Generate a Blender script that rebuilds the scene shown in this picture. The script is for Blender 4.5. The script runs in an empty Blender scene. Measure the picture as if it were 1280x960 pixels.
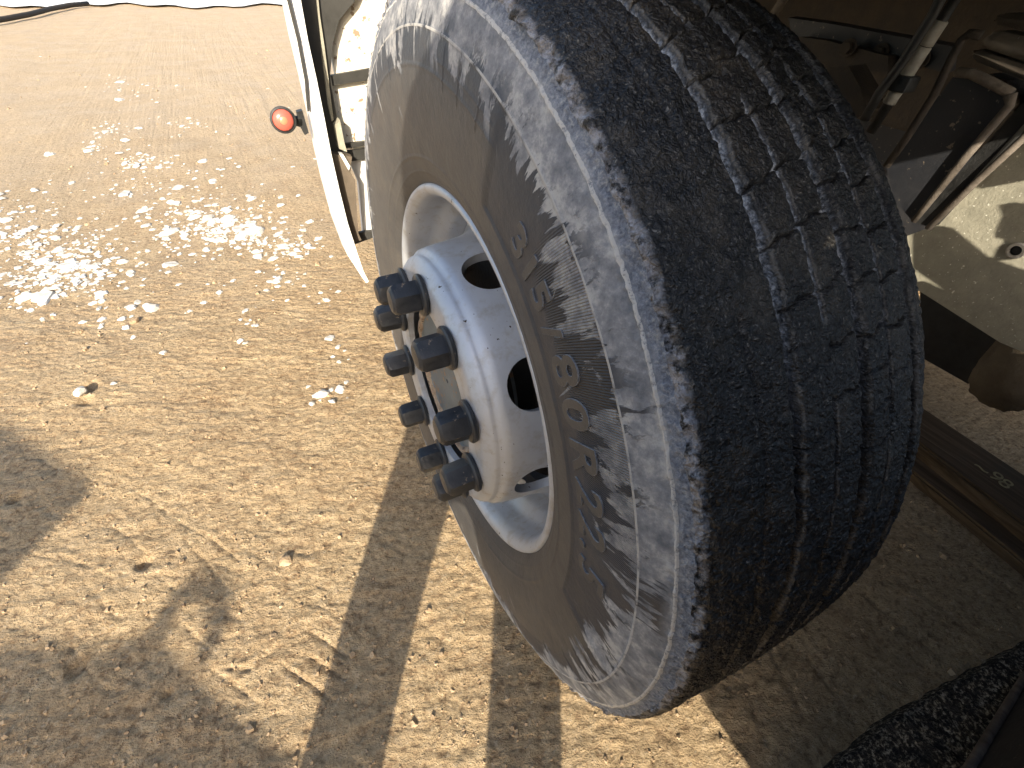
import bpy, bmesh, math, random
import numpy as np
from mathutils import Vector, Matrix
random.seed(7); np.random.seed(7)
S = bpy.context.scene
PI = math.pi
COL = S.collection

# ------------------------------------------------------------------ camera
ROT = ((0.8924, -0.4499, 0.0343), (-0.28, -0.6119, -0.7397), (0.3537, 0.6505, -0.6721))  # right, down, forward
CAM = Vector((-0.214, -0.56921, 1.05028)); FPX = 602.0
cd = bpy.data.cameras.new('camera'); cam = bpy.data.objects.new('camera', cd); COL.objects.link(cam)
r_, d_, f_ = (Vector(v) for v in ROT)
r_.normalize(); f_ = (f_ - r_ * f_.dot(r_)).normalized(); d_ = f_.cross(r_)
cam.matrix_world = Matrix(((r_.x, -d_.x, -f_.x, CAM.x), (r_.y, -d_.y, -f_.y, CAM.y), (r_.z, -d_.z, -f_.z, CAM.z), (0, 0, 0, 1)))
cd.sensor_width = 36; cd.lens = FPX / 1280 * 36; cd.clip_start = 0.01; cd.clip_end = 1000
S.camera = cam
# ------------------------------------------------------------------ sky and sun
SUN_EL = math.radians(27.5)
SUN_D = Vector((0.50, 0.866, 0)) * math.cos(SUN_EL) + Vector((0, 0, -math.sin(SUN_EL)))   # way the light travels
w = bpy.data.worlds.new('World'); S.world = w; w.use_nodes = True
nt = w.node_tree; sky = nt.nodes.new('ShaderNodeTexSky'); sky.sky_type = 'NISHITA'; sky.sun_disc = False
sky.sun_elevation = SUN_EL; sky.sun_rotation = math.atan2(-SUN_D.x, -SUN_D.y)
sky.air_density = 1.0; sky.dust_density = 2.2; sky.ozone_density = 0.6
nt.links.new(sky.outputs[0], nt.nodes['Background'].inputs[0]); nt.nodes['Background'].inputs[1].default_value = 0.15
sd = bpy.data.lights.new('sun', 'SUN'); sd.energy = 4.6; sd.angle = math.radians(0.53); sd.color = (1.0, 0.90, 0.74)
so = bpy.data.objects.new('sun', sd); so.rotation_euler = SUN_D.to_track_quat('-Z', 'Y').to_euler(); COL.objects.link(so)
S.view_settings.view_transform = 'Standard'; S.view_settings.look = 'None'; S.view_settings.exposure = 1.0; S.view_settings.gamma = 1.0

# ------------------------------------------------------------------ helpers
RAD = 0.515
def ray(px, py): return (r_ * (px - 640) + d_ * (py - 480) + f_ * FPX).normalized()
def at_z(px, py, z=0.0): v = ray(px, py); return CAM + v * ((z - CAM.z) / v.z)
def at_x(px, py, x): v = ray(px, py); return CAM + v * ((x - CAM.x) / v.x)
def at_y(px, py, y): v = ray(px, py); return CAM + v * ((y - CAM.y) / v.y)

def tag(o, label=None, cat=None, group=None, kind=None):
    if label: o['label'] = label
    if cat: o['category'] = cat
    if group: o['group'] = group
    if kind: o['kind'] = kind
    return o
def empty(name, loc=(0, 0, 0)):
    o = bpy.data.objects.new(name, None); o.location = loc; o.empty_display_size = .05; COL.objects.link(o); return o
def link(name, me, mat=None, parent=None, smooth=False, loc=None):
    o = bpy.data.objects.new(name, me); COL.objects.link(o)
    if mat and not me.materials: me.materials.append(mat)
    if parent:
        o.parent = parent
        o.matrix_parent_inverse = Matrix.Translation(-Vector(parent.location))   # parts are modelled in world coordinates
    if loc is not None: o.location = loc
    if smooth: me.polygons.foreach_set('use_smooth', [True] * len(me.polygons))
    return o
def from_bm(name, bm, mat, parent=None, smooth=False):
    bmesh.ops.recalc_face_normals(bm, faces=bm.faces)
    me = bpy.data.meshes.new(name); bm.to_mesh(me); bm.free()
    return link(name, me, mat, parent, smooth)
def grid_mesh(name, P, uv=None, closed_u=False, attrs=None):
    """P: (nu, nv, 3) array -> quad mesh"""
    nu, nv = P.shape[:2]
    me = bpy.data.meshes.new(name)
    iu = np.arange(nu if closed_u else nu - 1)[:, None]; iv = np.arange(nv - 1)[None]
    a = iu * nv + iv; iu2 = (iu + 1) % nu; b = iu2 * nv + iv
    q = np.stack([a, a + 1, b + 1, b], -1).reshape(-1, 4)
    me.vertices.add(nu * nv); me.vertices.foreach_set('co', P.reshape(-1).astype(np.float32))
    n = len(q); me.loops.add(n * 4); me.loops.foreach_set('vertex_index', q.reshape(-1).astype(np.int32))
    me.polygons.add(n); me.polygons.foreach_set('loop_start', np.arange(0, n * 4, 4, dtype=np.int32))
    me.polygons.foreach_set('use_smooth', np.ones(n, dtype=bool))
    me.update(calc_edges=True)
    if uv is not None:
        l = me.uv_layers.new(name='UVMap'); l.data.foreach_set('uv', uv.reshape(-1, 2)[q.reshape(-1)].reshape(-1).astype(np.float32))
    for k, v in (attrs or {}).items():
        t = me.attributes.new(k, 'FLOAT', 'POINT'); t.data.foreach_set('value', v.reshape(-1).astype(np.float32))
    return me
def _h(ix, iy, iz, s):
    h = (ix.astype(np.int64) * 374761393 + iy.astype(np.int64) * 668265263 + iz.astype(np.int64) * 2147483647 + s * 1274126177) & 0xffffffff
    h = ((h ^ (h >> 13)) * 1274126177) & 0xffffffff
    h = ((h ^ (h >> 16)) * 2246822519) & 0xffffffff
    return ((h ^ (h >> 15)) & 0xffffff) / float(0xffffff)
def vnoise(x, y, z, s=0):
    xi, yi, zi = np.floor(x), np.floor(y), np.floor(z); fx, fy, fz = x - xi, y - yi, z - zi
    fx = fx * fx * (3 - 2 * fx); fy = fy * fy * (3 - 2 * fy); fz = fz * fz * (3 - 2 * fz); o = 0
    for dx in (0, 1):
        for dy in (0, 1):
            for dz in (0, 1):
                o = o + _h(xi + dx, yi + dy, zi + dz, s) * (fx if dx else 1 - fx) * (fy if dy else 1 - fy) * (fz if dz else 1 - fz)
    return o * 2 - 1
def fbm(x, y, z, sc, oc=3, s=0, g=.5):
    o = 0; a = 1
    for k in range(oc): o = o + a * vnoise(x * sc, y * sc, z * sc, s + k * 11); sc *= 2.03; a *= g
    return o
def sstep(a, b, x):
    t = np.clip((x - a) / (b - a), 0, 1); return t * t * (3 - 2 * t)
def lathe(prof, n=128, c=(0, 0, RAD), closed=False):
    """revolve (x, r) profile about the axle"""
    if closed: prof = list(prof) + [prof[0]]
    p = np.array(prof); th = np.linspace(0, 2 * PI, n, endpoint=False)
    P = np.empty((n, len(p), 3)); P[..., 0] = p[:, 0]
    P[..., 1] = c[1] + np.cos(th)[:, None] * p[:, 1]; P[..., 2] = c[2] + np.sin(th)[:, None] * p[:, 1]; P[..., 0] += c[0]
    return P
def lathe_obj(name, prof, mat, parent=None, n=128, c=(0, 0, RAD), closed=False, smooth=True, sharp=35):
    me = grid_mesh(name, lathe(prof, n, c, closed), closed_u=True)
    if closed:
        bm = bmesh.new(); bm.from_mesh(me); bmesh.ops.remove_doubles(bm, verts=bm.verts, dist=1e-6); bmesh.ops.recalc_face_normals(bm, faces=bm.faces); bm.to_mesh(me); bm.free()
    o = link(name, me, mat, parent)
    me.set_sharp_from_angle(angle=math.radians(sharp))
    return o
def box_bm(bm, c, s, rot=None, bev=0.0):
    g = bmesh.ops.create_cube(bm, size=1.0); vs = g['verts']
    m = Matrix.Diagonal((*s, 1))
    if rot is not None: m = rot.to_4x4() @ m
    bmesh.ops.transform(bm, matrix=Matrix.Translation(c) @ m, verts=vs)
    if bev:
        es = list({e for v in vs for e in v.link_edges}); bmesh.ops.bevel(bm, geom=es, offset=bev, segments=2, affect='EDGES', profile=.6)
def tube_bm(bm, pts, r, n=10, caps=True):
    pts = [Vector(p) for p in pts]; rings = []
    rr = r if isinstance(r, (list, tuple)) else [r] * len(pts)
    up = None
    for i, p in enumerate(pts):
        t = (pts[min(i + 1, len(pts) - 1)] - pts[max(i - 1, 0)]).normalized()
        if up is None: up = t.orthogonal().normalized()
        up = (up - t * up.dot(t)).normalized(); s = t.cross(up)
        rings.append([bm.verts.new(p + (up * math.cos(2 * PI * k / n) + s * math.sin(2 * PI * k / n)) * rr[i]) for k in range(n)])
    for a, b in zip(rings, rings[1:]):
        for k in range(n): bm.faces.new((a[k], a[(k + 1) % n], b[(k + 1) % n], b[k]))
    if caps: bm.faces.new(rings[0][::-1]); bm.faces.new(rings[-1])
def slab_bm(bm, pts, off):
    """polygon with real thickness: outline pushed along vector off"""
    a = [bm.verts.new(p) for p in pts]; b = [bm.verts.new(Vector(p) + Vector(off)) for p in pts]; n = len(a)
    bm.faces.new(a); bm.faces.new(b[::-1])
    for k in range(n): bm.faces.new((a[k], b[k], b[(k + 1) % n], a[(k + 1) % n]))

# ------------------------------------------------------------------ materials
class NM:
    def __init__(s, name, rough=.7, metal=0.0, spec=.5):
        s.m = bpy.data.materials.new(name); s.m.use_nodes = True; s.t = s.m.node_tree; s.b = s.t.nodes['Principled BSDF']
        s.b.inputs['Roughness'].default_value = rough; s.b.inputs['Metallic'].default_value = metal; s.b.inputs['Specular IOR Level'].default_value = spec
    def n(s, ty, **kw):
        x = s.t.nodes.new(ty)
        for k, v in kw.items():
            if k in x.inputs.keys(): x.inputs[k].default_value = v
            else: setattr(x, k, v)
        return x
    def l(s, a, b): s.t.links.new(a, b)
    def coord(s, kind='Object', scale=(1, 1, 1), rot=(0, 0, 0)):
        c = s.n('ShaderNodeTexCoord'); o = c.outputs[kind]
        for kw in (('Rotation', rot), ('Scale', scale)):      # rotate first, then stretch
            if kw[1] in ((0, 0, 0), (1, 1, 1)): continue
            m = s.n('ShaderNodeMapping'); s.l(o, m.inputs[0]); m.inputs[kw[0]].default_value = kw[1]; o = m.outputs[0]
        return o
    def noise(s, v, sc, det=4, rough=.55, dist=0.0):
        x = s.n('ShaderNodeTexNoise'); x.inputs['Scale'].default_value = sc; x.inputs['Detail'].default_value = det; x.inputs['Roughness'].default_value = rough; x.inputs['Distortion'].default_value = dist
        s.l(v, x.inputs['Vector']); return x.outputs['Fac']
    def voro(s, v, sc, feature='F1'):
        x = s.n('ShaderNodeTexVoronoi', feature=feature); x.inputs['Scale'].default_value = sc; s.l(v, x.inputs['Vector']); return x.outputs['Distance']
    def ramp(s, f, stops):
        x = s.n('ShaderNodeValToRGB'); e = x.color_ramp.elements
        while len(e) < len(stops): e.new(.5)
        for i, (p, c) in enumerate(stops): e[i].position = p; e[i].color = (*c, 1) if len(c) == 3 else c
        s.l(f, x.inputs[0]); return x.outputs[0]
    def rng(s, f, a, b, c=0.0, d=1.0):
        x = s.n('ShaderNodeMapRange'); 
        for i, v in enumerate((a, b, c, d)): x.inputs[i + 1].default_value = v
        s.l(f, x.inputs[0]); return x.outputs[0]
    def mth(s, op, a, b=0.0, c=None):
        x = s.n('ShaderNodeMath', operation=op)
        for i, v in enumerate((a, b, c)):
            if v is None: continue
            if isinstance(v, (int, float)): x.inputs[i].default_value = v
            else: s.l(v, x.inputs[i])
        return x.outputs[0]
    def mix(s, f, a, b):
        x = s.n('ShaderNodeMix', data_type='RGBA')
        for i, v in ((0, f), (6, a), (7, b)):
            if isinstance(v, (int, float)): x.inputs[i].default_value = v if i == 0 else (v, v, v, 1)
            elif isinstance(v, tuple): x.inputs[i].default_value = (*v, 1)
            else: s.l(v, x.inputs[i])
        return x.outputs[2]
    def bump(s, h, dist=.002, st=1.0, prev=None):
        x = s.n('ShaderNodeBump'); x.inputs['Distance'].default_value = dist; x.inputs['Strength'].default_value = st; s.l(h, x.inputs['Height'])
        if prev is not None: s.l(prev, x.inputs['Normal'])
        s.l(x.outputs[0], s.b.inputs['Normal']); return x.outputs[0]
    def color(s, c):
        if isinstance(c, tuple): s.b.inputs['Base Color'].default_value = (*c, 1)
        else: s.l(c, s.b.inputs['Base Color'])
        return s
    def rough(s, f): s.l(f, s.b.inputs['Roughness'])

def simple(name, c1, c2, rough=.6, metal=0.0, sc=25, bump=.0008, spec=.5, speck=None):
    m = NM(name, rough, metal, spec); v = m.coord()
    n = m.noise(v, sc, 6, .65); c = m.mix(m.rng(n, .35, .65), c1, c2)
    if speck:
        sp = m.noise(v, speck[1], 3, .6); c = m.mix(m.rng(sp, speck[2], speck[2] + .04), c, speck[0])
    m.color(c); m.rough(m.rng(n, .3, .7, max(rough - .12, .05), min(rough + .12, 1)))
    if bump: m.bump(m.noise(v, sc * 6, 4, .6), bump)
    return m.m

def mat_ground():
    m = NM('packed_dirt', .9, 0, .25); v = m.coord()
    big = m.noise(v, .9, 5, .6); mid = m.noise(v, 7, 6, .65, .4); fine = m.noise(v, 60, 5, .7)
    an = m.coord(scale=(22, 75, 30), rot=(0, 0, .47)); streak = m.noise(an, 1.0, 6, .68, .5)
    sxy = m.n('ShaderNodeSeparateXYZ'); m.l(v, sxy.inputs[0]); far_haze = m.rng(sxy.outputs[1], .8, 4.5)  # haze on the far ground painted as a paler colour
    c = m.ramp(mid, [(.34, (.37, .250, .135)), (.5, (.475, .338, .190)), (.66, (.58, .435, .255))])
    c = m.mix(m.rng(big, .35, .7), c, (.53, .385, .22))
    c = m.mix(m.mth('MULTIPLY', m.rng(fine, .52, .66), .6), c, (.66, .49, .30))
    c = m.mix(m.mth('MULTIPLY', m.rng(fine, .48, .36), .7), c, (.19, .115, .06))
    c = m.mix(m.mth('MULTIPLY', m.rng(streak, .58, .68), .35), c, (.22, .15, .09))
    m.color(c)
    m.rough(m.rng(m.noise(v, 3.1, 4, .6), .4, .62, .55, .95))
    gr = m.noise(v, 140, 4, .75)
    c2 = m.mix(m.mth('MULTIPLY', m.rng(gr, .44, .36), .5), c, (.13, .08, .045)); c2 = m.mix(m.mth('MULTIPLY', m.rng(gr, .58, .66), .45), c2, (.78, .66, .48)); c2 = m.mix(m.mth('MULTIPLY', far_haze, .6), c2, m.mix(mid, (.52, .40, .27), (.64, .51, .36))); m.color(c2)
    b = m.bump(streak, .016, .8); b = m.bump(m.noise(v, 32, 6, .72, .5), .014, .6, b); b = m.bump(fine, .012, .7, b)
    m.bump(gr, .007, .7, b)
    return m.m
def mat_sidewall():
    m = NM('scuffed_sidewall_rubber', .62, 0, .4)
    uv = m.coord('UV'); sx = m.n('ShaderNodeSeparateXYZ'); m.l(uv, sx.inputs[0]); th, r = sx.outputs[0], sx.outputs[1]
    v = m.coord()
    # chalky abrasion, thick towards the shoulder, running out in slanted streaks
    wp = m.n('ShaderNodeTexNoise'); wp.inputs['Scale'].default_value = 9; wp.inputs['Detail'].default_value = 3; m.l(uv, wp.inputs['Vector'])
    va = m.n('ShaderNodeVectorMath', operation='MULTIPLY_ADD'); m.l(wp.outputs['Color'], va.inputs[0]); va.inputs[1].default_value = (.03, .03, 0); m.l(uv, va.inputs[2])
    def wm(scale, rot):
        q = m.n('ShaderNodeMapping'); m.l(va.outputs[0], q.inputs[0]); q.inputs['Scale'].default_value = scale; q.inputs['Rotation'].default_value = (0, 0, rot); return q.outputs[0]
    n1 = m.rng(m.noise(wm((75, 6, 1), 0), 1.0, 6, .66), .34, .66); n1b = m.rng(m.noise(wm((24, 5, 1), 0), 1.0, 5, .6), .34, .66)
    n2 = m.noise(v, 42, 7, .72)
    lowf = m.rng(m.noise(uv, 8, 2, .5), .36, .64)
    g = m.rng(r, .385, .485, -.98, .50)
    k = m.mth('ADD', m.mth('ADD', g, m.mth('MULTIPLY', m.mth('SUBTRACT', n1, .5), .62)), m.mth('MULTIPLY', m.mth('SUBTRACT', lowf, .5), .75))
    k = m.mth('ADD', k, m.mth('MULTIPLY', m.mth('SUBTRACT', n1b, .5), .75))
    mask = m.rng(k, -.015, .02)
    mask = m.mth('MULTIPLY', mask, m.mth('SUBTRACT', 1.0, m.mth('MULTIPLY', m.rng(m.noise(wm((30, 14, 1), .4), 1.0, 6, .7), .56, .59), m.rng(r, .50, .47))))
    # loose thin scratches anywhere on the text band
    sc = m.coord('UV', scale=(90, 7, 1), rot=(0, 0, -.5)); n3 = m.noise(sc, 1.0, 3, .5, .3)
    scr = m.mth('MULTIPLY', m.rng(n3, .69, .71), m.rng(r, .37, .40))
    mask = m.mth('MAXIMUM', mask, m.mth('MULTIPLY', scr, .8))
    out = m.rng(r, .492, .503)
    mask = m.mth('MAXIMUM', mask, m.mth('MULTIPLY', out, m.rng(n2, .30, .42)))
    drip = m.noise(m.coord(scale=(70, 70, 4)), 1.0, 4, .6)
    mask = m.mth('MAXIMUM', mask, m.mth('MULTIPLY', m.rng(drip, .60, .62), m.mth('MULTIPLY', m.rng(th, .92, .86), m.rng(r, .435, .45))))
    base = m.mix(m.rng(m.noise(v, 5, 5, .6), .35, .65), (.030, .034, .043), (.048, .051, .060))
    dusty = m.mix(m.rng(m.noise(v, 30, 5, .7), .4, .7), (.064, .060, .056), (.088, .082, .074))
    dm = m.mth('MULTIPLY', m.mth('MAXIMUM', m.rng(r, .376, .366), m.mth('MULTIPLY', m.rng(r, .445, .43), m.mth('MAXIMUM', m.rng(th, .90, .86), m.rng(th, 1.45, 1.49)))), .8)
    base = m.mix(dm, base, dusty)
    base = m.mix(m.mth('MULTIPLY', m.rng(m.noise(v, 11, 7, .75), .48, .66), .25), base, (.13, .105, .075))
    ch = m.ramp(m.noise(v, 34, 7, .72), [(.36, (.13, .135, .145)), (.5, (.235, .235, .24)), (.62, (.42, .405, .38))])
    col = m.mix(mask, base, ch)
    crumb = m.noise(v, 240, 4, .75)
    oc = m.ramp(crumb, [(.32, (.10, .115, .15)), (.5, (.25, .27, .31)), (.68, (.50, .50, .50))])
    col = m.mix(m.mth('MULTIPLY', m.rng(r, .504, .510), .9), col, oc)
    line = m.mth('MULTIPLY', m.mth('COMPARE', r, .5045, .0016), m.rng(crumb, .35, .5))
    col = m.mix(line, col, (.55, .52, .47))
    line2 = m.mth('MULTIPLY', m.mth('COMPARE', r, .4725, .0012), m.rng(m.noise(uv, 40, 4, .7), .38, .5))
    col = m.mix(line2, col, (.42, .40, .37))
    m.color(col); m.rough(m.mix(mask, .52, .9))
    wv = m.n('ShaderNodeTexWave', wave_type='BANDS', bands_direction='X'); wv.inputs['Scale'].default_value = 130; wv.inputs['Distortion'].default_value = .25; m.l(m.coord('UV', rot=(0, 0, .12)), wv.inputs['Vector'])
    hatch = m.mth('MULTIPLY', wv.outputs['Fac'], m.mth('MULTIPLY', m.rng(r, .40, .415), m.rng(r, .471, .468)))
    hatch = m.mth('MULTIPLY', hatch, m.mth('MULTIPLY', m.rng(th, .98, 1.02), m.rng(th, 1.32, 1.26)))
    b = m.bump(hatch, .0022, .9); b = m.bump(mask, .0012, .7, b); b = m.bump(m.noise(v, 150, 5, .7), .0018, .5, b)
    m.bump(m.mth('MULTIPLY', crumb, m.rng(r, .502, .512)), .006, 1.0, b)
    return m.m
def mat_tread():
    m = NM('worn_wet_tread_rubber', .5, 0, .5)
    uv = m.coord('UV'); sx = m.n('ShaderNodeSeparateXYZ'); m.l(uv, sx.inputs[0]); th, x = sx.outputs[0], sx.outputs[1]
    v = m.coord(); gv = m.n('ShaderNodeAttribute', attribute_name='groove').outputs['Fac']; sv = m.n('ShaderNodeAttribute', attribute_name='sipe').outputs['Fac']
    wv = m.n('ShaderNodeTexNoise'); wv.inputs['Scale'].default_value = 90; wv.inputs['Detail'].default_value = 3; m.l(v, wv.inputs['Vector'])
    va = m.n('ShaderNodeVectorMath', operation='MULTIPLY_ADD'); m.l(wv.outputs['Color'], va.inputs[0]); va.inputs[1].default_value = (.012, .012, .012); m.l(v, va.inputs[2])
    g1 = m.voro(va.outputs[0], 260); g2 = m.voro(va.outputs[0], 560); n = m.noise(v, 120, 5, .7); bn = m.noise(v, 22, 5, .65); gl = m.noise(v, 380, 3, .7)
    ht = m.mth('ADD', m.mth('ADD', m.mth('MULTIPLY', g1, -1.0), m.mth('MULTIPLY', g2, -.5)), m.mth('MULTIPLY', n, 1.6))
    c = m.ramp(ht, [(.14, (.010, .009, .008)), (.34, (.036, .032, .026)), (.50, (.080, .072, .060)), (.66, (.20, .185, .16))])  # grain peaks painted with highlights, valleys painted dark
    c = m.mix(m.mth('MULTIPLY', m.rng(gl, .60, .66), .4), c, (.26, .25, .23))
    c = m.mix(m.mth('MULTIPLY', m.rng(bn, .5, .66), .35), c, (.10, .080, .056))
    groove_sky = m.mth('MULTIPLY', m.rng(m.noise(uv, 24, 6, .7), .28, .44), m.rng(th, 1.40, 1.22))  # sky reflection painted into the grooves, fading toward the bottom
    gc = m.mix(m.rng(m.noise(v, 160, 4, .75), .42, .58), (.11, .12, .13), (.50, .53, .56))
    c = m.mix(m.mth('MULTIPLY', m.rng(gv, .30, .75), groove_sky), c, gc)
    c = m.mix(m.mth('MULTIPLY', m.rng(gv, .35, .9), m.rng(th, 1.30, 1.42)), c, (.012, .014, .018))  # grooves painted dark below where that reflection ends
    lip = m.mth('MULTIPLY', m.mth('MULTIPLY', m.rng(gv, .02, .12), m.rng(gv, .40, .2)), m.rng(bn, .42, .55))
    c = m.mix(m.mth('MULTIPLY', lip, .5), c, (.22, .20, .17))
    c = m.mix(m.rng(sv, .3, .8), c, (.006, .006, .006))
    # pale crust on the broken outer edge
    ed = m.mth('MULTIPLY', m.rng(x, .0075, .003), m.rng(m.noise(v, 70, 5, .7), .40, .52))
    c = m.mix(ed, c, m.mix(m.rng(n, .4, .6), (.20, .175, .15), (.36, .36, .38)))
    m.color(c); m.rough(m.rng(n, .40, .60, .34, .62))
    b = m.bump(ht, .0017, 1.0); m.bump(gl, .0006, .5, b)
    return m.m
def mat_paint():
    m = NM('silver_wheel_paint', .42, .55, .5); v = m.coord()
    n = m.noise(v, 14, 5, .6); sp = m.noise(v, 170, 2, .5); d = m.noise(v, 45, 5, .7)
    c = m.mix(m.rng(n, .35, .65), (.45, .475, .52), (.52, .545, .58))
    c = m.mix(m.mth('MULTIPLY', m.rng(d, .50, .66), .45), c, (.34, .30, .25))
    c = m.mix(m.rng(sp, .725, .74), c, (.06, .04, .03))
    m.color(c); m.rough(m.rng(n, .35, .65, .42, .6)); m.bump(m.noise(v, 260, 2, .5), .0002, .5)
    return m.m
def mat_chips(): return simple('white_stone', (.50, .46, .39), (.78, .76, .71), .95, sc=18, bump=.002, spec=.1)
M_GROUND = mat_ground(); M_SIDE = mat_sidewall(); M_TREAD = mat_tread(); M_PAINT = mat_paint(); M_CHIP = mat_chips()
M_NUT = simple('black_nut_cap', (.016, .019, .024), (.034, .037, .042), .42, sc=60, bump=.0004, speck=((.22, .17, .12), 90, .66))
M_HUB = simple('dusty_hub_steel', (.115, .135, .145), (.19, .205, .205), .6, .3, sc=30, speck=((.26, .17, .10), 55, .6))
M_RUST = simple('rusty_hub_rim', (.22, .14, .085), (.38, .31, .235), .8, sc=60, bump=.002, speck=((.10, .07, .05), 80, .58))
M_WHITE = simple('white_fender_paint', (.78, .77, .73), (.84, .83, .80), .4, sc=8, bump=0)
M_SPECK = simple('dirt_splashed_panel', (.74, .70, .58), (.80, .76, .66), .7, sc=16, bump=.001, speck=((.30, .22, .14), 46, .60))
M_GREY = simple('grey_trim_and_shade', (.030, .029, .025), (.045, .043, .038), .6, sc=12, bump=.0006)  # also colours the shaded part of the fender face
M_DARK = simple('dark_dirty_steel', (.012, .014, .019), (.026, .026, .029), .6, .0, sc=14, bump=.001, speck=((.16, .13, .10), 70, .64))
M_BROWN = simple('brown_caked_steel', (.024, .018, .013), (.055, .042, .030), .8, sc=22, bump=.002)
M_EDGE = simple('worn_and_lit_edge', (.07, .055, .042), (.18, .15, .12), .85, 0, sc=40, bump=.001)  # also stands for the rail's lit lower edge
M_SPRING = simple('leaf_spring_steel', (.11, .09, .07), (.22, .19, .155), .5, .4, sc=24, bump=.001, speck=((.45, .42, .38), 60, .68))
M_BLACK = simple('black_rubber', (.012, .012, .012), (.028, .028, .027), .55, sc=40, bump=.0008)
M_TAPE = simple('off_white_tape', (.26, .245, .21), (.40, .38, .33), .8, sc=60, bump=.0004)
M_TANPLATE = simple('pale_gritty_plate', (.30, .285, .22), (.40, .375, .29), .65, sc=30, bump=.001, speck=((.80, .78, .66), 160, .66))
M_LENS = NM('red_lamp_lens', .25, 0, .5).color((.55, .12, .085)).m
M_LENS2 = NM('orange_lamp_core', .3, 0, .5).color((.80, .22, .12)).m
def mat_wood():
    m = NM('weathered_timber', .85, 0, .2); v = m.coord(scale=(60, 3, 60)); n = m.noise(v, 1, 6, .65, .8); v2 = m.coord(); k = m.noise(v2, 9, 4, .6)
    c = m.ramp(n, [(.3, (.045, .029, .017)), (.5, (.10, .066, .038)), (.7, (.17, .12, .075))]); c = m.mix(m.mth('MULTIPLY', m.rng(k, .5, .7), .5), c, (.07, .06, .045))
    m.color(c); m.bump(n, .003, .8); return m.m
M_WOOD = mat_wood()
M_CHALK = simple('yellow_chalk', (.20, .16, .08), (.36, .30, .15), .9, sc=90, bump=0)
def mat_flap():
    m = NM('grit_caked_rubber', .85, 0, .2); v = m.coord(); n = m.noise(v, 130, 5, .75); k = m.noise(v, 45, 4, .6)
    c = m.ramp(n, [(.40, (.010, .010, .012)), (.50, (.035, .033, .030)), (.55, (.20, .18, .145)), (.64, (.42, .40, .34))])
    c = m.mix(m.mth('MULTIPLY', m.rng(k, .50, .40), .9), c, (.02, .02, .022)); m.color(c); m.bump(n, .006, 1.0); return m.m
M_FLAP = mat_flap()
M_CONC = simple('bright_concrete', (.74, .73, .70), (.82, .81, .79), .85, sc=2, bump=.002)

# ------------------------------------------------------------------ ground
def axis(lo, hi, step, far_lo, far_hi, g=1.10):
    c = list(np.arange(lo, hi, step)); s = step
    while c[-1] < far_hi: s *= g; c.append(c[-1] + s)
    s = step; pre = []
    while (pre[-1] if pre else c[0]) > far_lo: s *= g; pre.append((pre[-1] if pre else c[0]) - s)
    return np.array(pre[::-1] + c)
gx = axis(-1.45, 1.25, .0052, -160, 160); gy = axis(-.75, 1.5, .0052, -160, 240, 1.06)
GX, GY = np.meshgrid(gx, gy, indexing='ij')
def ground_h(X, Y, fine=True):
    Z0 = np.zeros_like(X)
    dist = np.hypot(X, Y)
    a = np.clip(1.6 - dist * .12, .25, 1)
    h = .008 * fbm(X, Y, Z0, 1.9, 3, 1) * np.clip(1.4 - np.hypot(X - .13, Y) * .0, 0, 1)
    ca, sa = math.cos(-.47), math.sin(-.47); U = X * ca + Y * sa; V = -X * sa + Y * ca
    h = h + a * .0020 * fbm(U * .4, V, Z0, 34, 4, 5, .68)
    n = fbm(X, Y, Z0, 9, 3, 9)
    h = h - a * .0022 * np.exp(-(n / .035) ** 2) * sstep(-.1, .35, fbm(X, Y, Z0, 3, 2, 31))
    h = h + .0011 * fbm(X, Y, Z0, 95, 2, 14) * a
    return h
GZ = ground_h(GX, GY)
def press(p, q, wd, dp, lip=.15):
    """one pressed line (tyre-lug or scrape mark) in the mud, with a raised lip"""
    global GZ
    a = Vector(at_z(*p)).xy; b = Vector(at_z(*q)).xy; d = b - a; L = d.length; d /= L
    dp *= .45; wd *= .55
    m = (GX > min(a.x, b.x) - .08) & (GX < max(a.x, b.x) + .08) & (GY > min(a.y, b.y) - .08) & (GY < max(a.y, b.y) + .08)
    X = GX[m] - a.x; Y = GY[m] - a.y; u = X * d.x + Y * d.y; v = -X * d.y + Y * d.x + .0025 * vnoise(u * 22, u * 0, u * 0, int(p[0]))
    e = sstep(-.01, .015, u) * sstep(L + .01, L - .015, u)
    GZ[m] += e * (-dp * np.exp(-(v / wd) ** 2) + dp * lip * np.exp(-((v - wd * 2.1) / (wd * .9)) ** 2))
for p, q, wd, dp in [((385, 786), (436, 822), .007, .011), ((385, 818), (432, 850), .007, .012), ((352, 828), (418, 878), .008, .013),
                     ((258, 668), (300, 700), .006, .008), ((230, 672), (285, 735), .006, .007), ((262, 835), (322, 878), .008, .010),
                     ((160, 605), (210, 640), .006, .007), ((130, 645), (180, 690), .006, .007), ((300, 835), (338, 812), .010, .008),
                     ((205, 640), (260, 670), .006, .006), ((395, 755), (430, 775), .006, .008), ((118, 750), (150, 770), .006, .008), ((80, 805), (100, 830), .008, .012),
                     ((520, 770), (560, 805), .010, .008), ((420, 760), (455, 800), .006, .005), ((70, 690), (140, 720), .008, .006),
                     ((960, 800), (1010, 900), .012, .009), ((930, 850), (960, 930), .012, .008), ((1080, 740), (1240, 870), .014, .008), ((1120, 720), (1270, 820), .014, .008),
                     ((1020, 830), (1070, 900), .010, .008), ((1150, 660), (1275, 745), .012, .008)]:
    press(p, q, wd, dp)
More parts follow.
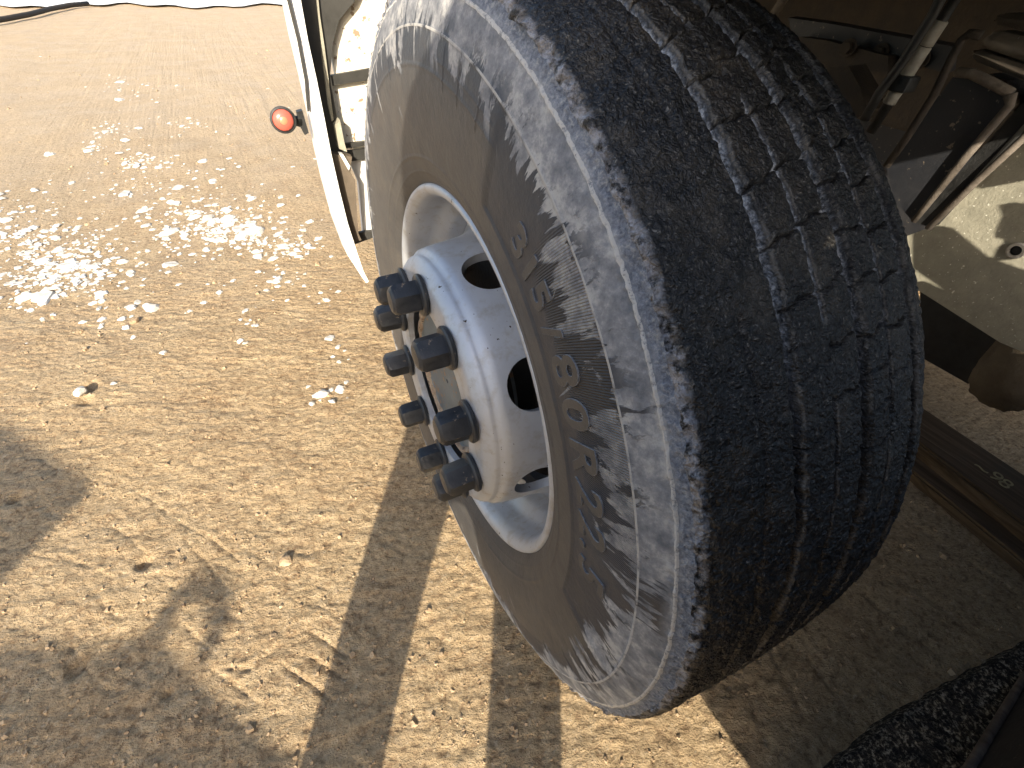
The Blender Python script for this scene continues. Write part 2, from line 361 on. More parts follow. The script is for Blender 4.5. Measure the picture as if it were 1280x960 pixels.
for k in range(70):
    x_ = random.uniform(20, 620); y_ = random.uniform(560, 950); L_ = random.uniform(12, 60); a_ = random.choice([.62, .62, .72, -.5, .05]) + random.uniform(-.15, .15)
    press((x_, y_), (x_ + L_ * math.cos(a_), y_ + L_ * math.sin(a_)), random.uniform(.005, .011), random.uniform(.002, .006))
def arc_track(cx, cy, r, a0, a1, wd, dp):
    global GZ
    m = (abs(GX - cx) < r + .2) & (abs(GY - cy) < r + .2); X = GX[m] - cx; Y = GY[m] - cy; R = np.hypot(X, Y); A = np.degrees(np.arctan2(Y, X)) % 360
    GZ[m] -= dp * np.exp(-((R - r) / wd) ** 2) * sstep(a0, a0 + 6, A) * sstep(a1, a1 - 6, A)
c = at_z(420, 120)
for k in range(4): arc_track(c.x, c.y, .42 + .16 * k, 120, 230, .022, .005)
# pits
for px, py, r, dp in [(178, 700, .016, .016), (112, 483, .022, .02), (106, 500, .02, .014), (14, 620, .014, .016), (90, 835, .016, .014), (205, 865, .01, .01)]:
    q = at_z(px, py); GZ -= dp * np.exp(-(((GX - q.x) ** 2 + (GY - q.y) ** 2) / (r * r)) ** 1.5)
GZ -= .004
me = grid_mesh('ground', np.stack([GX, GY, GZ], -1)[:, ::-1])
g = link('ground', me, M_GROUND); tag(g, kind='structure')
# bright concrete apron beyond the yard
bm = bmesh.new()
edge = [at_z(px, 9 + 2.2 * math.sin(px * .031) + 1.5 * math.sin(px * .11)) for px in range(-500, 900, 12)]
far = [Vector((200, 235, 0)), Vector((-155, 235, 0))]
vs = [bm.verts.new((p.x, p.y, .03)) for p in edge] + [bm.verts.new((p.x, p.y, .03)) for p in far]
bm.faces.new(vs); tag(from_bm('pavement', bm, M_CONC), kind='structure')

def hz(x, y):
    i = min(max(np.searchsorted(gx, x), 1), len(gx) - 1); j = min(max(np.searchsorted(gy, y), 1), len(gy) - 1); return float(GZ[i, j])
def chip(bm, p, sx, sy, sz, rz, tilt=.15):
    """flat broken stone: irregular 7-gon with a domed top, 28 faces or fewer"""
    n = 6; t0 = random.random() * 6; M3 = Matrix.Rotation(rz, 3, 'Z') @ Matrix.Rotation(random.uniform(-tilt, tilt), 3, 'X') @ Matrix.Rotation(random.uniform(-tilt, tilt), 3, 'Y')
    lo = []; hi = []
    for k in range(n):
        a = t0 + 2 * PI * k / n + random.uniform(-.3, .3); q = random.uniform(.75, 1.15)
        lo.append(bm.verts.new(p + M3 @ Vector((math.cos(a) * sx * q, math.sin(a) * sy * q, -sz * .4))))
        q *= random.uniform(.6, .85); hi.append(bm.verts.new(p + M3 @ Vector((math.cos(a) * sx * q, math.sin(a) * sy * q, sz * random.uniform(.5, 1)))))
    bm.faces.new(hi); 
    for k in range(n): bm.faces.new((lo[k], lo[(k + 1) % n], hi[(k + 1) % n], hi[k]))
bm = bmesh.new()
CL = [(20, 290, 26, 11, 90), (60, 335, 32, 16, 170), (95, 345, 30, 14, 120), (110, 310, 26, 12, 60), (18, 262, 20, 8, 35), (130, 165, 15, 5, 36), (120, 182, 12, 4, 24), (180, 201, 18, 4, 50), (172, 118, 16, 8, 14),
      (145, 105, 20, 6, 24), (270, 272, 32, 12, 150), (295, 285, 18, 8, 80), (335, 300, 26, 10, 90), (370, 310, 16, 8, 40), (225, 290, 26, 14, 60), (240, 155, 16, 4, 24), (255, 222, 20, 10, 26), (160, 235, 26, 14, 36),
      (205, 262, 26, 10, 36), (350, 350, 12, 8, 22), (318, 395, 7, 10, 8), (300, 428, 6, 3, 4), (175, 365, 60, 30, 40), (430, 440, 8, 16, 8), (405, 492, 14, 8, 9), (50, 300, 70, 40, 90), (250, 270, 90, 50, 110),
      (35, 355, 30, 10, 70), (85, 240, 40, 20, 20), (190, 130, 90, 50, 30), (395, 370, 20, 12, 8), (140, 395, 14, 8, 6)]
for cx, cy, sx, sy, n in CL:
    for k in range(int(n * 1.1)):
        px = random.gauss(cx, sx * 1.2); py = random.gauss(cy, sy * 1.15)
        if py < 60: continue
        q = at_z(px, py); s = random.lognormvariate(0, .6) * .0074
        q.z = hz(q.x, q.y) + .001
        chip(bm, q, s * 1.3, s, s * .24, random.random() * 6)
o = from_bm('white_stone_chips', bm, M_CHIP); tag(o, 'patches of white broken stone chips scattered over the sunlit dirt', 'stone chips', kind='stuff')
M_PEB = simple('brown_pebble', (.30, .20, .11), (.50, .37, .23), .85, sc=30, bump=.002)
bm = bmesh.new()
for k in range(4200):
    px = random.uniform(-40, 1290); py = 60 + 900 * random.random() ** .8
    if px > 700 and random.random() < .3: continue
    q = at_z(px, py); s = random.lognormvariate(0, .5) * .0021 * (1 + q.y * .25 if q.y > 0 else 1)
    q.z = hz(q.x, q.y); chip(bm, q, s * 1.1, s, s * .8, random.random() * 6, .5)
o = from_bm('dirt_pebbles', bm, M_PEB); tag(o, 'small brown pebbles and dirt crumbs loose on the packed ground', 'pebbles', kind='stuff')
def stone(px, py, s, label, mat, name='stone', lift=.3, flat=.6):
    bm = bmesh.new(); bmesh.ops.create_icosphere(bm, subdivisions=2, radius=1)
    sd = random.random() * 50
    for v in bm.verts:
        c = v.co.copy(); f = 1 + .28 * float(fbm(np.array([c.x + sd]), np.array([c.y]), np.array([c.z]), 1.1, 2, 3)[0]); v.co = Vector((c.x * s * 1.15 * f, c.y * s * f, c.z * s * flat * f))
    q = at_z(px, py); q.z = hz(q.x, q.y) + s * lift
    me = bpy.data.meshes.new(name); bm.to_mesh(me); bm.free()
    o = link(name, me, mat, loc=q); o.rotation_euler = (random.uniform(-.3, .3), random.uniform(-.3, .3), random.random() * 6); tag(o, label, 'stone')
stone(101, 492, .017, 'pale lump of stone sitting in a small pit in the dirt', M_CHIP, flat=.9, lift=.5)
stone(403, 492, .017, 'largest white stone of the small cluster left of the wheel nuts', M_CHIP)
stone(416, 502, .011, 'white stone touching the lower right of the largest one in the small cluster', M_CHIP)
stone(390, 504, .009, 'small oval white stone at the lower left of the small cluster', M_CHIP)
stone(168, 401, .016, 'flat pale yellow stone on brown dirt below the white chip patches', M_PEB)
stone(357, 699, .013, 'round half-buried brown pebble below the middle of the open dirt', M_PEB, lift=.1)
# dark hose on the far ground
bm = bmesh.new(); pts = [at_z(px, py) + Vector((0, 0, .05)) for px, py in [(-60, 38), (-20, 34), (10, 29), (40, 23), (65, 16), (90, 11), (112, 9)]]
tube_bm(bm, pts, .035, 8); tag(from_bm('hose', bm, M_BROWN, smooth=True), 'long dark hose curving over the far edge of the dirt yard', 'hose')

# ------------------------------------------------------------------ the truck: everything fixed to it is its part
TR = empty('truck', (1.4, 0, 0)); tag(TR, 'nearer truck whose worn scuffed wheel with silver rim fills the picture', 'truck')
# ------------------------------------------------------------------ the tyre
def make_wheel():
    rim = [(.020, .281), (.006, .284), (-.001, .289), (-.0045, .2945), (-.004, .2995), (-.0005, .3015), (.003, .299), (.005, .294), (.012, .288), (.03, .290), (.255, .290), (.262, .300), (.255, .303), (.248, .294),
           (.235, .286), (.20, .283), (.19, .27), (.12, .259), (.08, .259), (.065, .264), (.055, .2755), (.040, .279)]
    root = lathe_obj('wheel', rim, M_PAINT, TR, 200, closed=True, sharp=60)      # the rim carries tread, sidewalls, disc, hub and nuts
    th = np.radians(np.concatenate([np.arange(58, 222, .14), np.arange(222, 418, .42)]))
    # profile, outer bead -> outer shoulder -> tread -> inner shoulder -> inner bead
    ctrl = np.array([(.016, .286), (.008, .296), (-.002, .303), (-.010, .316), (-.017, .338), (-.0215, .368), (-.0235, .40), (-.0235, .43), (-.0205, .462), (-.014, .487), (-.006, .505), (.000, .5165)])
    def resample(c, n):
        # Catmull-Rom through the control points
        t = np.linspace(0, len(c) - 1, n); i = np.clip(t.astype(int), 0, len(c) - 2); f = (t - i)[:, None]
        e = np.vstack([2 * c[0] - c[1], c, 2 * c[-1] - c[-2]]); p0, p1, p2, p3 = e[i], e[i + 1], e[i + 2], e[i + 3]
        return .5 * (2 * p1 + (p2 - p0) * f + (2 * p0 - 5 * p1 + 4 * p2 - p3) * f ** 2 + (3 * p1 - p0 - 3 * p2 + p3) * f ** 3)
    A = resample(ctrl, 170)
    xt = np.concatenate([np.linspace(.001, .264, 176)])
    rt = .5275 + .004 * (1 - ((xt - .145) / .13) ** 2) - .004 * np.exp(-(xt / .006)) - .005 * np.exp(-((.268 - xt) / .01))
    B = np.stack([xt, rt], 1)
    C = A[::-6].copy(); C[:, 0] = .265 - C[:, 0]
    C = C[1:]
    def surf(prof):
        X = np.broadcast_to(prof[:, 0], (len(th), len(prof))).copy(); R = np.broadcast_to(prof[:, 1], X.shape).copy(); T = np.broadcast_to(th[:, None], X.shape)
        return X, R, T
    def place(X, R, T):
        return np.stack([X, R * np.cos(T), RAD + R * np.sin(T)], -1)
    def shoulder_wobble(T):
        return T * 0
    # --- outer sidewall
    X, R, T = surf(A); P = place(X, R, T); px, py, pz = P[..., 0], P[..., 1], P[..., 2]; D = np.degrees(T) % 360
    band = sstep(.370, .3725, R) * sstep(.4715, .469, R) * (sstep(111, 113, D) * sstep(187, 185, D))
    out = np.zeros_like(X)                      # outwards (-x) displacement
    out -= .0020 * band
    out += .0011 * np.exp(-((R - .4725) / .0013) ** 2) + .0014 * np.exp(-((R - .5045) / .0016) ** 2)
    out += .0012 * np.exp(-((R - .337) / .002) ** 2) + .0008 * np.exp(-((R - .318) / .0015) ** 2)
    # radial moulding bars and blocks at the ends of the lettered sector
    for d0 in (70, 76, 96, 101, 107, 196, 203, 214): out += .0010 * np.exp(-((D - d0) * .0076 / .0011) ** 2) * sstep(.425, .43, R) * sstep(.47, .465, R)
    out += .0010 * np.exp(-((R - .437) / .0012) ** 2) * (1 - sstep(60, 64, D) * sstep(112, 108, D) * 0) * (1 - sstep(111, 113, D) * sstep(187, 185, D))
    out += .0008 * np.exp(-((R - .45 + .0 * D) / .001) ** 2) * sstep(92, 94, D) * sstep(112, 110, D)
    rough = sstep(.490, .51, R)
    out += rough * (.0013 * fbm(px, py, pz, 130, 3, 3, .6) + .0012 * fbm(px, py, pz, 40, 2, 8))
    out += .00025 * fbm(px, py, pz, 60, 3, 21)
    rad = sstep(.508, .517, R) * (.0026 * fbm(px, py, pz, 55, 3, 33, .6))
    P[..., 0] -= out; P[..., 1] += np.cos(T) * rad; P[..., 2] += np.sin(T) * rad
    edge_col = P[:, -1].copy()
    uv = np.stack([T * .45, R], -1)
    side = link('sidewall', grid_mesh('sidewall', P, uv, True), M_SIDE, root)
    # --- tread
    X, R, T = surf(B); P = place(X, R, T); px, py, pz = P[..., 0], P[..., 1], P[..., 2]; D = np.degrees(T) % 360
    dep = np.zeros_like(X); gro = np.zeros_like(X); sip = np.zeros_like(X)
    arc = T * .53
    for k, (gxp, wd, dp, thin) in enumerate([(.097, .0042, .0095, 0), (.136, .0021, .0042, 1), (.175, .0054, .0115, 0), (.208, .0020, .0042, 1), (.245, .0050, .0115, 0)]):
        wob = .0014 * vnoise(arc * 22, arc * 0 + k * 7.3, arc * 0, 40 + k) + .0010 * vnoise(arc * 110, arc * 0 + k, arc * 0, 50 + k)
        if k == 0: wob *= 1.7
        on = 1.0 if not thin else sstep(-.45, -.2, vnoise(arc * 12, arc * 0 + k * 3.1, arc * 0, 60))
        g_ = np.exp(-(np.abs(X - gxp - wob) / wd) ** 3) * on
        dep += dp * g_; gro = np.maximum(gro, g_ * (.9 if thin else 1))
    ribs = [(.099, .136, 5.2), (.136, .175, 5.2), (.177, .208, 4.1), (.208, .245, 4.1)]
    for k, (x0, x1, pitch) in enumerate(ribs):
        a = 60.0 + k % 2 * 1.1
        while a < 225:
            a += pitch * random.uniform(.82, 1.18); u = (X - x0) / (x1 - x0)
            slope = random.uniform(-.4, .4) - .9; wav = slope * (u - .5) + .18 * np.sin(u * 9 + a) + .16 * vnoise(X * 160, X * 0 + a, X * 0, 70)
            m = sstep(0, .04, u) * sstep(1, .96, u)
            s_ = m * np.exp(-((D - a - wav) * .00925 / .0011) ** 2) * random.choice([.5, .8, 1, 1, 1])
            sip = np.maximum(sip, s_)
    dep += .0065 * sip
    # feathered, torn outer half
    worn = sstep(.104, .085, X)
    n1 = fbm(px, py, pz, 85, 3, 17, .62); n2 = fbm(px, py, pz, 260, 2, 27)
    dep -= (1 - gro) * (.00045 + .0005 * worn) * n1 + .0011 * n2
    dep += worn * (.0008 + .0012 * sstep(.1, .5, fbm(px, py, pz, 24, 2, 44)))
    dep += .0030 * np.exp(-((X - .060 - .003 * vnoise(arc * 20, arc * 0, arc * 0, 5)) / .003) ** 2) * sstep(.0, .4, vnoise(arc * 9, arc * 0, arc * 0, 6)) * worn
    e = sstep(.010, .002, X); dep += e * (.0006 + .0046 * np.abs(fbm(px, py, pz, 60, 4, 12, .65)))
    xo = -e * (.0040 * fbm(px, py, pz, 75, 3, 91, .65))
    P[..., 1] -= np.cos(T) * dep; P[..., 2] -= np.sin(T) * dep; P[..., 0] += xo
    last = P[:, -1].copy()
    # tie the first column to the sidewall edge
    P = np.concatenate([edge_col[:, None], P], 1); Xc = np.concatenate([X[:, :1] * 0, X], 1); Tc = np.concatenate([T[:, :1], T], 1)
    gro = np.concatenate([gro[:, :1], gro], 1); sip = np.concatenate([sip[:, :1], sip], 1)
    # flatten the contact patch
    zmin = .004; P[..., 2] = np.maximum(P[..., 2], zmin * .0 + .0)
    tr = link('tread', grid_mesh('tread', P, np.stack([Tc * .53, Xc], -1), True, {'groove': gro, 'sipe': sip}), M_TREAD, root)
    # --- inner sidewall
    X, R, T = surf(C); P = place(X, R, T); P = np.concatenate([last[:, None], P], 1)[::2]
    link('inner_sidewall', grid_mesh('inner_sidewall', P, np.stack([np.concatenate([T[:, :1], T], 1) * .45, np.concatenate([R[:, :1], R], 1) * 0 + .3], -1)[::2], True), M_BLACK, root)
    # --- moulded size lettering, each character a part
    def glyph(ch, deg, r0, size, sq=1.0):
        cu = bpy.data.curves.new('g', 'FONT'); cu.body = ch; cu.size = size * 1.38; cu.extrude = .0008; cu.bevel_depth = .0003; cu.align_x = 'CENTER'; cu.resolution_u = 4; cu.offset = .0012
        t = bpy.data.objects.new('g', cu); COL.objects.link(t); dg = bpy.context.evaluated_depsgraph_get(); me = bpy.data.meshes.new_from_object(t.evaluated_get(dg)); bpy.data.objects.remove(t)
        bm = bmesh.new(); bm.from_mesh(me); bmesh.ops.triangulate(bm, faces=bm.faces)
        long = [e for e in bm.edges if e.calc_length() > .012]
        bmesh.ops.subdivide_edges(bm, edges=long, cuts=2)
        for v in bm.verts:
            rr = r0 + v.co.y; a = math.radians(deg) + v.co.x * sq / (r0 + size / 2)
            xs = float(np.interp(rr, ctrl[:, 1], ctrl[:, 0])) + .0020 - .0006
            v.co = Vector((xs - v.co.z, rr * math.cos(a), RAD + rr * math.sin(a)))
        uvl = bm.loops.layers.uv.new('UVMap')
        for f in bm.faces:
            for l in f.loops:
                c = l.vert.co; rr = math.hypot(c.y, c.z - RAD); l[uvl].uv = ((math.atan2(c.z - RAD, c.y) % (2 * PI)) * .45, rr)
        bmesh.ops.recalc_face_normals(bm, faces=bm.faces); bm.to_mesh(me); bm.free()
        link('raised_character', me, M_SIDE, root)
    M = NM('black_moulded_rubber', .5, 0, .4); v = M.coord(); n = M.noise(v, 60, 5, .7); M.color(M.mix(M.rng(n, .45, .75), (.060, .060, .064), (.11, .105, .10))); M.bump(M.noise(v, 200, 3), .0008); M_LETTER = M.m
    for ch, d in zip('315/80R22.5', (122.5, 126.2, 130, 134.6, 139.6, 145.2, 151.2, 157.2, 162.8, 167, 171.5)): glyph(ch, d, .388, .036 if d < 137 else .044)
    # --- disc with hand holes
    prof = [(-.046, .138), (-.048, .142), (-.048, .184), (-.0475, .1885), (-.0455, .1925), (-.0405, .1985), (-.0355, .2035), (-.0325, .2052), (-.0295, .2056), (-.0265, .2066), (-.0235, .2095), (-.020, .2125), (-.012, .2145), (.000, .2160), (.045, .2215), (.075, .2300), (.092, .2480), (.098, .2605),
            (.110, .2605), (.104, .2460), (.086, .2205), (.05, .2090), (.0, .2010), (-.028, .1945), (-.034, .186), (-.034, .142), (-.036, .138)]
    disc = lathe_obj('disc', prof, M_PAINT, root, 160, closed=True, sharp=50)
    bm = bmesh.new()
    for k in range(8):
        a = math.radians(101 + 45 * k)
        m = Matrix.Translation((.029, .215 * math.cos(a), RAD + .215 * math.sin(a))) @ Vector((0, math.cos(a), math.sin(a))).to_track_quat('Z', 'X').to_matrix().to_4x4()
        bmesh.ops.create_cone(bm, cap_ends=True, segments=32, radius1=.036, radius2=.036, depth=.075, matrix=m)
    me = bpy.data.meshes.new('cut'); bm.to_mesh(me); bm.free(); cut = bpy.data.objects.new('cut', me); COL.objects.link(cut)
    md = disc.modifiers.new('b', 'BOOLEAN'); md.operation = 'DIFFERENCE'; md.object = cut; md.solver = 'EXACT'
    bpy.context.view_layer.update(); dg = bpy.context.evaluated_depsgraph_get(); nm = bpy.data.meshes.new_from_object(disc.evaluated_get(dg)); disc.modifiers.clear()
    nm.name = 'disc'; disc.data = nm; nm.polygons.foreach_set('use_smooth', [True] * len(nm.polygons)); nm.set_sharp_from_angle(angle=math.radians(45)); bpy.data.objects.remove(cut)
    # brake drum seen through the holes
    lathe_obj('brake_drum', [(.08, .10), (.08, .19), (.09, .205), (.24, .205), (.24, .10)], M_BROWN, root, 64, closed=True)
    # hub
    hub = lathe_obj('hub', [(.04, .100), (.04, .1275), (-.024, .1275), (-.0285, .126), (-.030, .122), (-.029, .1165), (-.0255, .1145), (-.0245, .085), (-.0265, .080), (-.0265, .004), (.04, .004)], M_HUB, root, 96, closed=True, sharp=40)
    lathe_obj('hub_seat', [(.03, .126), (.00, .1265), (.00, .139), (.03, .139)], M_BROWN, root, 64, closed=True)
    n = 160; P = lathe([(-.0245, .1150), (-.0295, .1160), (-.0325, .1185), (-.0330, .1225), (-.0310, .1265), (-.0250, .1285)], n)
    P += .0018 * np.stack([fbm(P[..., 0], P[..., 1], P[..., 2], 70, 3, s) for s in (1, 2, 3)], -1)
    link('rusty_flange', grid_mesh('rusty_flange', P, closed_u=True), M_RUST, root)
    # --- ten capped nuts
    def nut_mesh():
        bm = bmesh.new(); rings = []
        def ring(x, r, six=False, cut=1.0):
            v = []
            for k in range(24):
                a = 2 * PI * k / 24; q = r
                if six: q = min(r / math.cos((a % (PI / 3)) - PI / 6) , r * cut)
                v.append(bm.verts.new((x, q * math.cos(a), q * math.sin(a))))
            rings.append(v)
        ring(0, .0235); ring(-.002, .0262); ring(-.006, .0268); ring(-.0085, .0245); ring(-.0095, .0205)
        ring(-.0100, .0182, True, 1.155); ring(-.040, .0178, True, 1.155); ring(-.0445, .0170, True, 1.04); ring(-.0480, .0135); ring(-.0488, .007)
        for a, b in zip(rings, rings[1:]):
            for k in range(24): bm.faces.new((a[k], a[(k + 1) % 24], b[(k + 1) % 24], b[k]))
        bm.faces.new(rings[-1]); bm.faces.new(rings[0][::-1]); bmesh.ops.recalc_face_normals(bm, faces=bm.faces)
        me = bpy.data.meshes.new('wheel_nut'); bm.to_mesh(me); bm.free(); me.materials.append(M_NUT); me.polygons.foreach_set('use_smooth', [True] * len(me.polygons)); me.set_sharp_from_angle(angle=math.radians(28)); return me
    nm = nut_mesh()
    for k in range(10):
        a = math.radians(50 + 36 * k)
        o = bpy.data.objects.new('wheel_nut', nm); COL.objects.link(o); o.scale = (1.02, 1.15, 1.15); o.parent = root
        o.location = Vector((-.0475, .1645 * math.cos(a), RAD + .1645 * math.sin(a))) ; o.rotation_euler = (a + random.uniform(-.5, .5), random.uniform(-.02, .02), random.uniform(-.02, .02))
    return root
make_wheel()

# ------------------------------------------------------------------ white fender end beyond the wheel, with its marker lamp
def px_poly(pts, y): return [at_y(px, py, y) for px, py in pts]
bm = bmesh.new()
outer = [(356, -30), (361, 0), (371, 50), (383, 100), (394, 150), (402, 192), (412, 235), (424, 280), (438, 318), (452, 346), (458, 354)]
inner = [(461, 352), (454, 338), (441, 314), (430, 280), (419, 236), (409, 192), (401, 150), (391, 100), (380, 50), (371, 0), (367, -30)]
inner = [(x_ + (5 if y_ < 335 else 0), y_) for x_, y_ in inner]; outer = [(x_ - (4 if y_ < 335 else 0), y_) for x_, y_ in outer]
slab_bm(bm, px_poly(outer + inner, .86), (0, .075, 0)); fe = from_bm('fender', bm, M_WHITE, TR)
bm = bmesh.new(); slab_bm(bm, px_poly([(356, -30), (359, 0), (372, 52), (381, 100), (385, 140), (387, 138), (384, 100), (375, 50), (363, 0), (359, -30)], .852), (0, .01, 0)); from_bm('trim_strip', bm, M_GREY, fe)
bm = bmesh.new(); slab_bm(bm, px_poly([(366, -30), (370, 0), (385, 60), (402, 130), (408, 190), (436, 196), (432, 182), (428, 165), (421, 140), (413, 92), (416, 55), (424, 25), (443, 2), (456, -30)], .935), (0, .02, 0)); from_bm('shaded_face_band', bm, M_GREY, fe)  # fender face's shaded part, cut to the shadow's curve and coloured dark grey
bm = bmesh.new(); slab_bm(bm, px_poly([(394, -20), (398, 20), (404, 80), (410, 130), (415, 152), (417, 150), (412, 110), (406, 60), (400, 20), (396, -20)], .925), (0, .01, 0)); from_bm('yellow_rib', bm, M_TANPLATE, fe)
bm = bmesh.new(); slab_bm(bm, px_poly([(408, 192), (440, 196), (438, 215), (444, 225), (448, 292), (452, 300), (440, 305), (448, 330), (452, 337), (440, 315), (428, 284), (417, 240)], .90), (0, .03, 0)); from_bm('inner_skin', bm, simple('brown_liner', (.11, .085, .06), (.15, .118, .085), .8), fe)  # inner side coloured brown beside the white skin
bm = bmesh.new(); slab_bm(bm, px_poly([(385, -60), (600, -60), (600, 84), (420, 96)], .962), (0, .02, 0)); bp = from_bm('bumper_plate', bm, M_SPECK, TR)
bm = bmesh.new(); slab_bm(bm, px_poly([(405, 100), (560, 80), (560, 186), (420, 186)], .966), (0, .02, 0)); from_bm('lower_plate', bm, M_SPECK, bp)
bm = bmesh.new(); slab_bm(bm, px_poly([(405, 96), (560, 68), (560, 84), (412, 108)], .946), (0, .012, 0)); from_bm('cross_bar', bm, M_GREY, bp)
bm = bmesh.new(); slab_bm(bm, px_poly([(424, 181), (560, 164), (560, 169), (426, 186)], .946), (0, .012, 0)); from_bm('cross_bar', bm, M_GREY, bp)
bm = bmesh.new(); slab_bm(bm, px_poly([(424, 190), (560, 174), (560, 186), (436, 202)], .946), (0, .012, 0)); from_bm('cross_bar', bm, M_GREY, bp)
bm = bmesh.new(); slab_bm(bm, px_poly([(436, 200), (560, 186), (560, 286), (454, 294), (448, 228)], .96), (0, .02, 0)); from_bm('white_block', bm, M_WHITE, bp)
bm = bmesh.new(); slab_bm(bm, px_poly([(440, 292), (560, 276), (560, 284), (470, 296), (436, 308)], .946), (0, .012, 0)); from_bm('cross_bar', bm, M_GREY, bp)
bm = bmesh.new(); slab_bm(bm, px_poly([(424, 192), (429, 193), (438, 208), (436, 213)], .89), (0, .02, 0)); from_bm('clip', bm, M_WHITE, bp)
bm = bmesh.new(); slab_bm(bm, px_poly([(419, 157), (425, 150), (431, 180), (434, 190), (424, 186)], .905), (0, .03, 0)); from_bm('bracket', bm, M_TANPLATE, bp)
# marker lamp
lc = at_y(354, 150, .86); lm = None
def yl(name, prof, mat, parent, c, n=40):
    prof = [(d * .88, r * .88) for d, r in prof]; ax = (CAM - lc).normalized().lerp(Vector((0, -1, .0)), .45).normalized(); q = ax.to_track_quat('Z', 'Y').to_matrix()
    th = np.linspace(0, 2 * PI, n, endpoint=False); P = np.empty((n, len(prof), 3))
    for j, (d, r) in enumerate(prof):
        for i, a in enumerate(th): P[i, j] = c + q @ Vector((r * math.cos(a), r * math.sin(a), d))
    o = link(name, grid_mesh(name, P, closed_u=True), mat, parent); o.data.set_sharp_from_angle(angle=math.radians(40)); return o
lm = yl('marker_lamp', [(-.022, .0), (-.022, .020), (-.012, .031), (.002, .0345), (.006, .0335), (.007, .029), (.004, .027)], M_BLACK, TR, lc)
ln = yl('lens', [(.003, .0275), (.008, .027), (.013, .023), (.016, .013), (.0165, .010)], M_LENS, lm, lc)
yl('reflector', [(.0165, .010), (.018, .007), (.0185, .003), (.0185, .0)], M_LENS2, lm, lc)
bm = bmesh.new(); e1 = at_y(376, 152, .875); tube_bm(bm, [lc + Vector((.02, .01, 0)), (lc + e1) / 2 + Vector((0, .006, 0)), e1], [.012, .011, .013], 12); from_bm('stalk', bm, M_BLACK, lm, True)
bm = bmesh.new(); slab_bm(bm, px_poly([(371, 140), (378, 138), (386, 166), (381, 169), (375, 158)], .865), (0, .02, 0)); from_bm('mounting_foot', bm, M_BLACK, lm)

# ------------------------------------------------------------------ things under the truck, right of the tyre
def xp(pts, x): return [at_x(px, py, x) for px, py in pts]
# chassis: rail, floor and cross member
bm = bmesh.new(); box_bm(bm, Vector((1.40, .9, .87)), (.07, 3.0, .30), bev=.008); ch = from_bm('chassis', bm, M_BROWN, TR)
bm = bmesh.new(); box_bm(bm, Vector((1.40, .6, 1.12)), (2.6, 2.4, .04)); from_bm('floor', bm, M_BROWN, ch)
bm = bmesh.new(); slab_bm(bm, xp([(985, 22), (1040, 30), (1190, 58), (1185, 92), (1030, 52), (990, 44)], .95), (.06, .02, 0)); from_bm('cross_member', bm, M_DARK, ch)
bm = bmesh.new(); slab_bm(bm, xp([(1000, 46), (1030, 50), (1110, 70), (1110, 92), (1060, 84), (1000, 70)], .92), (.05, 0, 0)); from_bm('bracket', bm, M_BROWN, ch)
bm = bmesh.new(); slab_bm(bm, xp([(1030, 84), (1060, 82), (1076, 110), (1084, 138), (1070, 150), (1030, 110)], .75), (.05, 0, 0)); from_bm('bracket', bm, M_BROWN, ch)
bm = bmesh.new(); tube_bm(bm, xp([(960, 30), (985, -10), (1000, -40)], .70), .008, 8); from_bm('pipe', bm, M_EDGE, ch, True)
bm = bmesh.new(); box_bm(bm, Vector((2.4, .5, .55)), (.1, 6.0, 1.1)); from_bm('far_side_skirt', bm, M_DARK, ch)
bm = bmesh.new(); box_bm(bm, Vector((1.2, 1.9, .62)), (1.9, .12, 1.0)); from_bm('engine_crossbeam', bm, M_BROWN, ch)
# taped rod and hose
A0, A1 = at_x(1225, -50, .72), at_x(1088, 165, .72)
def on(t): return A0.lerp(A1, t)
bm = bmesh.new(); tube_bm(bm, [A0, A1], .0075, 12); rd = from_bm('pipe', bm, M_BLACK, TR, True)
for a, b in ((.30, .44), (.445, .62), (.71, .80)):
    bm = bmesh.new(); tube_bm(bm, [on(a), on(a + .004), on((a + b) / 2), on(b - .004), on(b)], [.0085, .0098, .0096, .0098, .0085], 14); from_bm('tape_wrap', bm, M_TAPE, rd, True)
bm = bmesh.new(); box_bm(bm, on(.665), (.03, .035, .022), bev=.004); from_bm('clamp', bm, M_BLACK, rd)
bm = bmesh.new(); tube_bm(bm, xp([(1200, -50), (1165, 20), (1130, 75), (1100, 115), (1080, 150)], .70), .007, 10); from_bm('hose', bm, M_BLACK, TR, True)
# spring hanger with curved rod and pale-edged plate
bm = bmesh.new(); slab_bm(bm, xp([(1198, 88), (1218, 96), (1262, 116), (1258, 134), (1200, 205), (1140, 276), (1118, 250), (1108, 210), (1150, 150)], .80), (.03, .01, 0)); sh = from_bm('spring_hanger', bm, M_DARK, TR)
bm = bmesh.new(); tube_bm(bm, xp([(1263, 118), (1262, 132), (1210, 193), (1142, 277)], .79), [.008, .006, .006, .005], 10); from_bm('worn_edge', bm, M_EDGE, sh, True)
bm = bmesh.new(); tube_bm(bm, xp([(1196, 90), (1215, 92), (1240, 104), (1264, 117)], .79), .007, 10); from_bm('top_weld', bm, M_EDGE, sh, True)
bm = bmesh.new(); tube_bm(bm, xp([(1226, 44), (1212, 42), (1202, 50), (1190, 72), (1168, 118), (1135, 170), (1108, 208)], .74), .006, 10); from_bm('curved_rod', bm, M_BROWN, sh, True)
ls = TR
